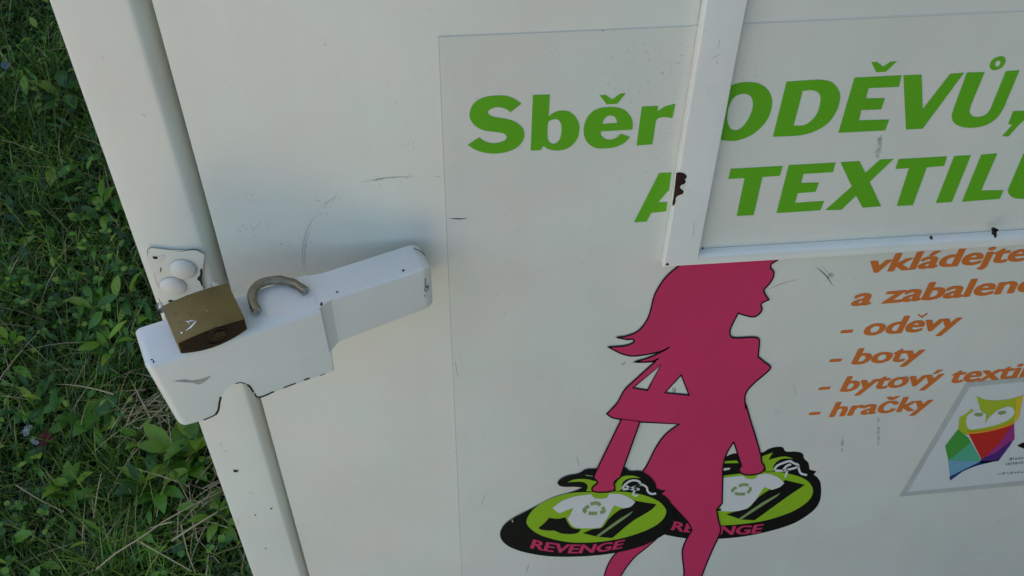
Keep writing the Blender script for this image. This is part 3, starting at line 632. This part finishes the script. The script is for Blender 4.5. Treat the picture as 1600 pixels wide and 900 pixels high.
sec = [(x, tz(x)) for x in xs]+[(x, bz(x)) for x in xs[::-1]]
b = bmesh.new(); A_ = [b.verts.new(LP(x, -PDp/2, z)) for x, z in sec]; B_ = [b.verts.new(LP(x, PDp/2, z)) for x, z in sec]; N = len(sec)
b.faces.new(A_); b.faces.new(B_[::-1])
for i in range(N): b.faces.new([A_[i], B_[i], B_[(i+1) % N], A_[(i+1) % N]])
bmesh.ops.recalc_face_normals(b, faces=b.faces)
ed = [e for e in b.edges if (e.verts[0] in A_) == (e.verts[1] in A_) ]
bevel(b, ed, .0006, 2)
mb = MB(); b.verts.index_update(); b.faces.ensure_lookup_table()
vs = [v.co.copy() for v in b.verts]; f1 = []; f2 = []
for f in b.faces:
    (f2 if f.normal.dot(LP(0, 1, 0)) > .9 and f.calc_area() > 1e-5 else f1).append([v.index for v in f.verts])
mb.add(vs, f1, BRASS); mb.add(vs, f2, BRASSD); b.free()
SHINE = mat('bright_scratch', (.80, .80, .76), .25, .6)
zl = (220, 380, 5.0)
def onlock(x, y):
    v = ray(x, y); d = Vector((v[0], v[2], -v[1])); c = Vector((0, -NC, HC)); z = ZP+.018
    for _ in range(6):
        t = (z-c.z)/d.z; q = c+d*t; xl = (q-lockR.location).dot(side); z = ZP+tz(max(-PWd/2, min(PWd/2, xl)))+.00025
    return q-Vector(lockR.location)
stroke(mb, Z(*zl, [(438,606,1),(415,628),(390,655),(348,686,1)]), 2.6, 0, SHINE, mapf=onlock, taper=True)
stroke(mb, Z(*zl, [(350,612,1),(385,608),(432,607,1)]), 1.4, 0, SHINE, mapf=onlock, taper=True); stroke(mb, Z(*zl, [(350,608),(375,622),(385,640)]), 1.0, 0, SHINE, mapf=onlock, taper=True)
blob(mb, 283.5, 520, 1.5, 1.5, SHINE, 0, onlock, .3, 3); blob(mb, 323.5, 485, .9, .8, SHINE, 0, onlock, .3, 5)
for k in range(12):
    q = random.Random(k+50); x = q.uniform(275, 360); y = q.uniform(470, 505)
    stroke(mb, [(x, y), (x+q.uniform(-7, 7), y+q.uniform(-4, 4))], .5, 0, BRASSD if k % 3 else SHINE, mapf=onlock, taper=True)
shade(mb.build('body', lockR), 35)
# keyed plug in the end painted with a dark reflection
def disc(mb, x, z, r0, r1, y, m, ring=True, ns=24):
    vs = [LP(x+rr*math.cos(2*math.pi*k/ns), y+dy, z+rr*math.sin(2*math.pi*k/ns)) for rr, dy in ((r1, 0), (r1, .0008), (r0, .0008), (r0, .0002)) for k in range(ns)]
    mb.add(vs, [[i*ns+k, i*ns+(k+1) % ns, (i+1)*ns+(k+1) % ns, (i+1)*ns+k] for i in range(3) for k in range(ns)]+[[3*ns+k for k in range(ns)]], m)
mb = MB(); disc(mb, .002, .0100, .0066, .0074, PDp/2, BRASSD); KEY = mat('plug_brass', (.10, .07, .03), .45, .7)
disc(mb, .004, .0100, .0032, .0038, PDp/2+.0004, KEY)
mb.add([LP(x, PDp/2+.0014, z) for x, z in ((.0034, .0072), (.0046, .0072), (.0046, .0128), (.0034, .0128))], [(0, 1, 2, 3)], CHIP)
mb.build('lock_plug', lockR)
for sx in (-.0225, .0140):
    mb = MB(); ns = 20; rr = .0024; L0, L1 = -PDp/2+.001, -PDp/2-(.0065 if sx > 0 else .0045); vs = []
    for y in (L0, L1+.0004, L1):
        q = rr if y != L1 else rr-.0004
        vs += [LP(sx+q*math.cos(2*math.pi*k/ns), y, .0128+q*math.sin(2*math.pi*k/ns)) for k in range(ns)]
    fs = [[i*ns+k, i*ns+(k+1) % ns, (i+1)*ns+(k+1) % ns, (i+1)*ns+k] for i in range(2) for k in range(ns)]
    mb.add(vs, fs, CUT, True); mb.add([vs[2*ns+k] for k in range(ns)], [list(range(ns))], CUT); mb.build('shackle_stub', lockR)
# cut shackle hoop
path = [PZ(x, y, ZL+.0034+dz) for x, y, dz in ((402, 487, .0006), (396.5, 476, .0008), (393.5, 464, .001), (397, 452, .001), (406, 443.5, .001), (419, 439, .001), (434, 437.5, .001), (449, 439.5, .0008), (461, 444, .0005), (471, 450, .0003), (478, 455.5, 0))]
hoop_root = path[5].copy(); rr = .0030; fine = []
for i in range(len(path)-1):
    p0, p1, p2, p3 = path[max(i-1, 0)], path[i], path[i+1], path[min(i+2, len(path)-1)]
    for k in range(4):
        t = k/4; fine.append(.5*((2*p1)+(p2-p0)*t+(2*p0-5*p1+4*p2-p3)*t*t+(3*p1-p0-3*p2+p3)*t**3))
fine.append(path[-1]); ns = 20; vs = []
for i, p in enumerate(fine):
    t = (fine[min(i+1, len(fine)-1)]-fine[max(i-1, 0)]).normalized(); s_ = t.cross(Vector((0, 0, 1))).normalized(); u2 = s_.cross(t)
    qq = random.Random(i)
    for k in range(ns): a = 2*math.pi*k/ns; e2 = rr*(1+qq.uniform(-.05, .05)+.06*math.sin(i*.9+a*2)); vs.append(p+s_*e2*math.cos(a)+u2*e2*.94*math.sin(a)-hoop_root)
mb = MB(); Nf = len(fine)
mb.add(vs, [[i*ns+k, i*ns+(k+1) % ns, (i+1)*ns+(k+1) % ns, (i+1)*ns+k] for i in range(Nf-1) for k in range(ns)], STEEL, True)
CUTD = mat('sawn_steel', (.42, .41, .38), .38, .8, .5, 300, .3, .6, 500)
mb.add(vs[:ns], [list(range(ns))], CUTD); mb.add(vs[-ns:], [list(range(ns))[::-1]], CUTD)
o = mb.build('cut_shackle'); o.location = hoop_root
tag(o, 'curved grey steel shackle piece cut from the padlock, resting on the lever', 'shackle')

# ================================================================== LAWN
def leaf_mat(name, cols, rough=.5, trans=.25):
    m = bpy.data.materials.new(name); m.use_nodes = True; n = m.node_tree; b = n.nodes['Principled BSDF']
    g = n.nodes.new('ShaderNodeNewGeometry'); cr = n.nodes.new('ShaderNodeValToRGB'); e = cr.color_ramp.elements
    e[0].position = cols[0][0]; e[0].color = (*cols[0][1], 1); e[1].position = cols[-1][0]; e[1].color = (*cols[-1][1], 1)
    for p, c in cols[1:-1]: q = e.new(p); q.color = (*c, 1)
    n.links.new(g.outputs['Random Per Island'], cr.inputs[0])
    nz = n.nodes.new('ShaderNodeTexNoise'); nz.inputs['Scale'].default_value = 5; n.links.new(g.outputs['Position'], nz.inputs['Vector'])
    mr = n.nodes.new('ShaderNodeMapRange'); mr.inputs['From Min'].default_value = .3; mr.inputs['From Max'].default_value = .7; mr.inputs['To Min'].default_value = .65; mr.inputs['To Max'].default_value = 1.3
    n.links.new(nz.outputs['Fac'], mr.inputs['Value'])
    x = n.nodes.new('ShaderNodeMix'); x.data_type = 'RGBA'; x.blend_type = 'MULTIPLY'; x.inputs[0].default_value = 1
    n.links.new(cr.outputs[0], x.inputs[6]); n.links.new(mr.outputs[0], x.inputs[7]); n.links.new(x.outputs[2], b.inputs['Base Color'])
    b.inputs['Roughness'].default_value = rough; b.inputs['Specular IOR Level'].default_value = .6
    t = n.nodes.new('ShaderNodeBsdfTranslucent'); n.links.new(x.outputs[2], t.inputs[0]); mx = n.nodes.new('ShaderNodeMixShader'); mx.inputs[0].default_value = trans
    out = [q for q in n.nodes if q.type == 'OUTPUT_MATERIAL'][0]
    n.links.new(b.outputs[0], mx.inputs[1]); n.links.new(t.outputs[0], mx.inputs[2]); n.links.new(mx.outputs[0], out.inputs[0])
    return m
GRASS = leaf_mat('grass_blades', [(0, (.020, .055, .006)), (.40, (.070, .175, .014)), (.74, (.15, .31, .024)), (.92, (.30, .40, .045)), (1, (.55, .46, .20))], .38)
LEAF = leaf_mat('broad_leaves', [(0, (.018, .070, .010)), (.42, (.060, .19, .022)), (.76, (.14, .34, .028)), (1, (.32, .46, .045))], .34, .3)
STRAW = leaf_mat('dry_straw', [(0, (.30, .21, .09)), (1, (.66, .54, .30))], .7, .1)
def strips(n, cx, cy, sd, lmin, lmax, wmin, wmax, tilt, z0=0, seg=4):
    """n curved tapering blades as vertex/face arrays"""
    th = rng.uniform(0, 2*np.pi, n); L = rng.uniform(lmin, lmax, n); Wd = rng.uniform(wmin, wmax, n)
    a0 = rng.uniform(tilt[0], tilt[1], n); cur = rng.uniform(.2, 1.3, n); V = np.zeros((n, (seg+1)*2, 3)); px, py = cx.copy(), cy.copy(); pz = np.full(n, z0)
    sx, sy = -np.sin(th), np.cos(th)
    for k in range(seg+1):
        t = k/seg; w_ = Wd*(1-t**1.6)*.5+.0002
        V[:, 2*k] = np.stack([px+sx*w_, py+sy*w_, pz], 1); V[:, 2*k+1] = np.stack([px-sx*w_, py-sy*w_, pz], 1)
        a = a0+cur*t; st = L/seg; px = px+np.cos(th)*np.sin(a)*st; py = py+np.sin(th)*np.sin(a)*st; pz = np.maximum(pz+np.cos(a)*st, .003)
    f = np.array([[2*k, 2*k+1, 2*k+3, 2*k+2] for k in range(seg)])
    return V.reshape(-1, 3), (f[None]+np.arange(n)[:, None, None]*(seg+1)*2).reshape(-1, 4)
def leaves(cx, cy, cz, L, Wd, tilt, th=None, roll=.4):
    """pointed-oval leaves with a folded midrib: 3 cross rows"""
    n = len(cx); th = rng.uniform(0, 2*np.pi, n) if th is None else th; ts = np.array([0, .22, .5, .78, 1.0]); ws = np.array([.06, .72, 1.0, .68, .02]); lift = np.array([0, .05, .06, .02, -.10])
    d = np.stack([np.cos(th)*np.cos(tilt), np.sin(th)*np.cos(tilt), np.sin(tilt)], 1); s = np.stack([-np.sin(th), np.cos(th), np.zeros(n)], 1)
    ro = rng.normal(0, roll, n); up = np.cross(d, s); s2 = s*np.cos(ro)[:, None]+up*np.sin(ro)[:, None]; up = np.cross(d, s2)
    V = np.zeros((n, 15, 3)); c = np.stack([cx, cy, cz], 1)
    for k in range(5):
        m_ = c+d*(L*ts[k])[:, None]+up*(L*lift[k])[:, None]; wv_ = s2*(Wd*.5*ws[k])[:, None]; f_ = up*(Wd*.14*ws[k])[:, None]
        V[:, 3*k] = m_+wv_+f_; V[:, 3*k+1] = m_; V[:, 3*k+2] = m_-wv_+f_
    V[:, :, 2] = np.maximum(V[:, :, 2], .002)
    f = np.array([[3*k+j, 3*k+j+1, 3*k+j+4, 3*k+j+3] for k in range(4) for j in range(2)])
    return V.reshape(-1, 3), (f[None]+np.arange(n)[:, None, None]*15).reshape(-1, 4)
def mesh_np(name, packs, mats, smooth=True):
    vs = []; fs = []; mi = []; off = 0
    for (V, Fc), m in packs: vs.append(V); fs.append(Fc+off); mi += [m]*len(Fc); off += len(V)
    V = np.concatenate(vs); Fc = np.concatenate(fs); me = bpy.data.meshes.new(name)
    me.vertices.add(len(V)); me.vertices.foreach_set('co', V.ravel()); me.loops.add(len(Fc)*4); me.loops.foreach_set('vertex_index', Fc.ravel().astype(np.int32))
    me.polygons.add(len(Fc)); me.polygons.foreach_set('loop_start', np.arange(len(Fc), dtype=np.int32)*4)
    for m in mats: me.materials.append(m)
    me.polygons.foreach_set('material_index', np.array(mi, dtype=np.int32)); me.polygons.foreach_set('use_smooth', np.ones(len(Fc), bool)); me.update(); me.validate()
    o = bpy.data.objects.new(name, me); COL.objects.link(o); return o
def area(n, x0=-1.75, x1=-.19, y0=.02, y1=2.75):
    return rng.uniform(x0, x1, n), rng.uniform(y0, y1, n)
def clumped(n, k, sd, **kw):
    cx, cy = area(k, **kw); i = rng.integers(0, k, n); x = cx[i]+rng.normal(0, sd, n); y = cy[i]+rng.normal(0, sd, n)
    ok = (x < -.21) | (y > 1.2); return x[ok], y[ok]
x, y = area(52000); g1 = strips(len(x), x, y, 0, .025, .085, .0012, .0034, (.3, 1.45))
x, y = clumped(16000, 260, .04); g2 = strips(len(x), x, y, 0, .05, .12, .0014, .0030, (.1, 1.2))
x = rng.uniform(-7, 5, 26000); y = rng.uniform(.0, 3.05, 26000); ok = ((x < -1.7) & (x > -7) | (x > 1.0)) & (np.abs(x+2.85) > .14); x, y = x[ok], y[ok]
g3 = strips(len(x), x, y, 0, .05, .12, .004, .008, (.2, 1.2), seg=2)
x, y = area(1300); d1 = strips(len(x), x, y, 0, .06, .16, .0010, .0022, (1.0, 1.6), .02)
tag(mesh_np('grass', [(g1, 0), (g2, 0), (g3, 0), (d1, 1)], [GRASS, STRAW]), 'dark green uncut grass with dry straw beside the container', 'grass', kind='stuff')
# ground cover of small broad leaves
x, y = clumped(7500, 420, .05); n = len(x); c1 = leaves(x, y, rng.uniform(.015, .065, n), rng.uniform(.008, .024, n), rng.uniform(.004, .011, n), rng.uniform(-.4, 1.0, n))
x, y = clumped(1700, 160, .05); n = len(x); c2 = leaves(x, y, rng.uniform(.02, .05, n), rng.uniform(.025, .052, n), rng.uniform(.008, .019, n), rng.uniform(-.1, .8, n))
x, y = clumped(2600, 90, .06); n = len(x); th = rng.uniform(0, 6.28, n); z = rng.uniform(.02, .06, n); q = rng.uniform(.009, .016, n); ti = rng.uniform(-.2, .5, n)
c3 = leaves(np.repeat(x, 3), np.repeat(y, 3), np.repeat(z, 3), np.repeat(q, 3), np.repeat(q*.9, 3), np.repeat(ti, 3), (th[:, None]+np.array([0, 2.09, 4.19])).ravel(), .15)
tag(mesh_np('ground_cover', [(c1, 0), (c2, 0), (c3, 0)], [LEAF]), 'small broad green leaves growing through the grass', 'ground cover', kind='stuff')
# leafy weeds that can be told apart
def weed(px, py, n, L, W, sd, label, h=.05, m=None):
    r_ = np.random.default_rng(sd); c = PZ(px, py, h*.6); t = empty('leafy_weed'); t.location = (c.x, c.y, 0); tag(t, label, 'weed', None)
    th = np.arange(n)*2.4+r_.uniform(0, 6); z = r_.uniform(.3, 1.0, n)*h; rad = r_.uniform(.002, .35, n)*L
    V, Fc = leaves(np.cos(th)*rad, np.sin(th)*rad, z, r_.uniform(.7, 1.1, n)*L, r_.uniform(.8, 1.2, n)*W, r_.uniform(.0, .75, n), th, .25)
    o = mesh_np('foliage', [((V, Fc), 0)], [m or LEAF]); o.parent = t
    mb = MB()
    for k in range(min(n, 9)):
        a = th[k]; p0 = Vector((0, 0, 0)); p1 = Vector((math.cos(a)*rad[k], math.sin(a)*rad[k], z[k])); s_ = Vector((-math.sin(a), math.cos(a), 0))*.0012
        mb.add([p0+s_, p0-s_, p1-s_, p1+s_], [(0, 1, 2, 3)], GRASS)
    mb.build('stem', t)
BRIGHT = leaf_mat('bright_leaves', [(0, (.10, .25, .015)), (.6, (.18, .37, .02)), (1, (.30, .46, .04))], .40, .35)
weed(282, 715, 9, .062, .026, 1, 'bright green broad-leaved weed under the left end of the lever, at the container post', .055, BRIGHT)
weed(310, 690, 7, .05, .022, 2, 'small bright weed touching the container post below the padlock lever', .07, BRIGHT)
weed(228, 690, 6, .034, .018, 3, 'small lime green weed just left of the lever corner', .06, BRIGHT)
weed(245, 762, 8, .055, .022, 4, 'dark green rosette weed below the bright broad-leaved one', .04)
weed(150, 655, 6, .052, .030, 5, 'blue-green weed with wide pointed leaves left of the lever', .05)
weed(110, 765, 10, .042, .016, 6, 'yellow-green weed in the lower middle of the lawn', .05, BRIGHT)
weed(172, 545, 6, .045, .014, 7, 'slender pale weed beside the padlock end of the container', .07, BRIGHT)
weed(150, 490, 8, .048, .020, 8, 'bushy dark weed near the post edge behind the padlock', .05)
weed(20, 545, 5, .032, .016, 9, 'small lime weed at the left border of the photo', .06, BRIGHT)
weed(105, 150, 9, .070, .028, 10, 'far broad-leaved weed beside the upper part of the post', .06)
weed(75, 290, 7, .060, .022, 11, 'mid-distance leafy weed with upright leaves', .07)
weed(165, 325, 6, .050, .018, 12, 'yellowish upright weed near the middle of the post', .07, BRIGHT)
weed(55, 640, 7, .045, .018, 13, 'low weed next to the crumpled paper scrap', .04)
weed(345, 815, 9, .040, .014, 14, 'bright weed tuft at the foot of the post in the lower corner', .05, BRIGHT)
# long dry stalks lying on the lawn
def stalk(pts, wd, label):
    c = [PZ(x, y, z) for x, y, z in pts]; o0 = c[0].copy(); mb = MB(); vs = []; ns = 6; N = len(c)
    for i, p in enumerate(c):
        t = (c[min(i+1, N-1)]-c[max(i-1, 0)]).normalized(); s_ = t.cross(Vector((0, 0, 1))).normalized(); u2 = s_.cross(t); q = wd*(1-.4*i/N)
        vs += [p+(s_*math.cos(a)+u2*math.sin(a))*q-o0 for a in (2*math.pi*k/ns for k in range(ns))]
    mb.add(vs, [[i*ns+k, i*ns+(k+1) % ns, (i+1)*ns+(k+1) % ns, (i+1)*ns+k] for i in range(N-1) for k in range(ns)], STRAW, True)
    o = mb.build('dry_stalk'); o.location = o0; tag(o, label, 'stalk', None)
stalk([(150, 890, .05), (180, 865, .055), (220, 840, .06), (260, 812, .06), (300, 790, .06), (345, 768, .05)], .0016, 'longest dry grass stalk lying towards the container post')
stalk([(268, 845, .05), (300, 824, .06), (330, 806, .06), (360, 788, .05)], .0020, 'pale thick dry stalk beside the lower post')
stalk([(25, 758, .05), (60, 780, .06), (100, 800, .05)], .0012, 'thin grey dry stalk at the lower left of the lawn')
stalk([(215, 845, .05), (260, 870, .055), (300, 893, .05)], .0012, 'thin dry stalk crossing below the longest one')
stalk([(283, 820, .05), (292, 860, .06), (305, 895, .05)], .0011, 'short bent straw crossing the pale thick stalk')
stalk([(146, 810, .04), (152, 770, .06), (158, 740, .07)], .0012, 'short upright straw in the middle of the lawn')
# dead matted grass under the lever corner
c = PZ(255, 660, .03); n = 60; V, Fc = strips(n, rng.normal(0, .035, n), rng.normal(.02, .03, n), 0, .05, .13, .0014, .003, (1.15, 1.6), .045)
o = mesh_np('dead_grass', [((V, Fc), 0)], [STRAW]); o.location = (c.x, c.y, 0); tag(o, 'matted pale dead grass under the lever corner', 'dead grass', kind='stuff')
c = PZ(345, 755, .03); n = 60; V, Fc = strips(n, rng.normal(0, .04, n), rng.normal(.0, .05, n), 0, .04, .10, .0012, .0026, (1.1, 1.6), .035)
o = mesh_np('dead_grass', [((V, Fc), 0)], [STRAW]); o.location = (c.x, c.y, 0); tag(o, 'dry dead grass along the foot of the post', 'dead grass', kind='stuff')
# litter
def scrap(px, py, sz, m, name, label, cat, sd, z=.05):
    q = random.Random(sd); c = PZ(px, py, z); b = bmesh.new(); bmesh.ops.create_grid(b, x_segments=6, y_segments=6, size=sz)
    for v in b.verts:
        v.co.z = q.uniform(-1, 1)*sz*.35+v.co.x*.5; v.co.x *= 1+q.uniform(-.25, .25); v.co.y *= .7+q.uniform(-.2, .2)
    bmesh.ops.solidify(b, geom=b.faces, thickness=.0004)
    mb = MB(); mb.bm(b, m); o = mb.build(name); o.location = c; o.rotation_euler = (.3, .2, q.uniform(0, 3)); tag(o, label, cat)
PAPER = mat('dirty_paper', (.30, .33, .30), .6, 0, .5, 80, .3); DEADL = mat('brown_leaf', (.11, .035, .02), .7, 0, .4, 60, .4); FOIL = mat('blue_plastic', (.15, .20, .24), .4)
scrap(42, 672, .008, PAPER, 'paper_scrap', 'crumpled white paper scrap in the grass at the left', 'litter', 2)
scrap(54, 690, .006, PAPER, 'paper_scrap', 'small greyish scrap lying just below the crumpled white one', 'litter', 4)
scrap(66, 688, .014, DEADL, 'dead_leaf', 'red-brown dead leaf beside the white paper scrap', 'leaf', 3, .045)
scrap(8, 102, .010, FOIL, 'plastic_scrap', 'pale blue plastic scrap in the grass at the top left', 'litter', 6, .05)
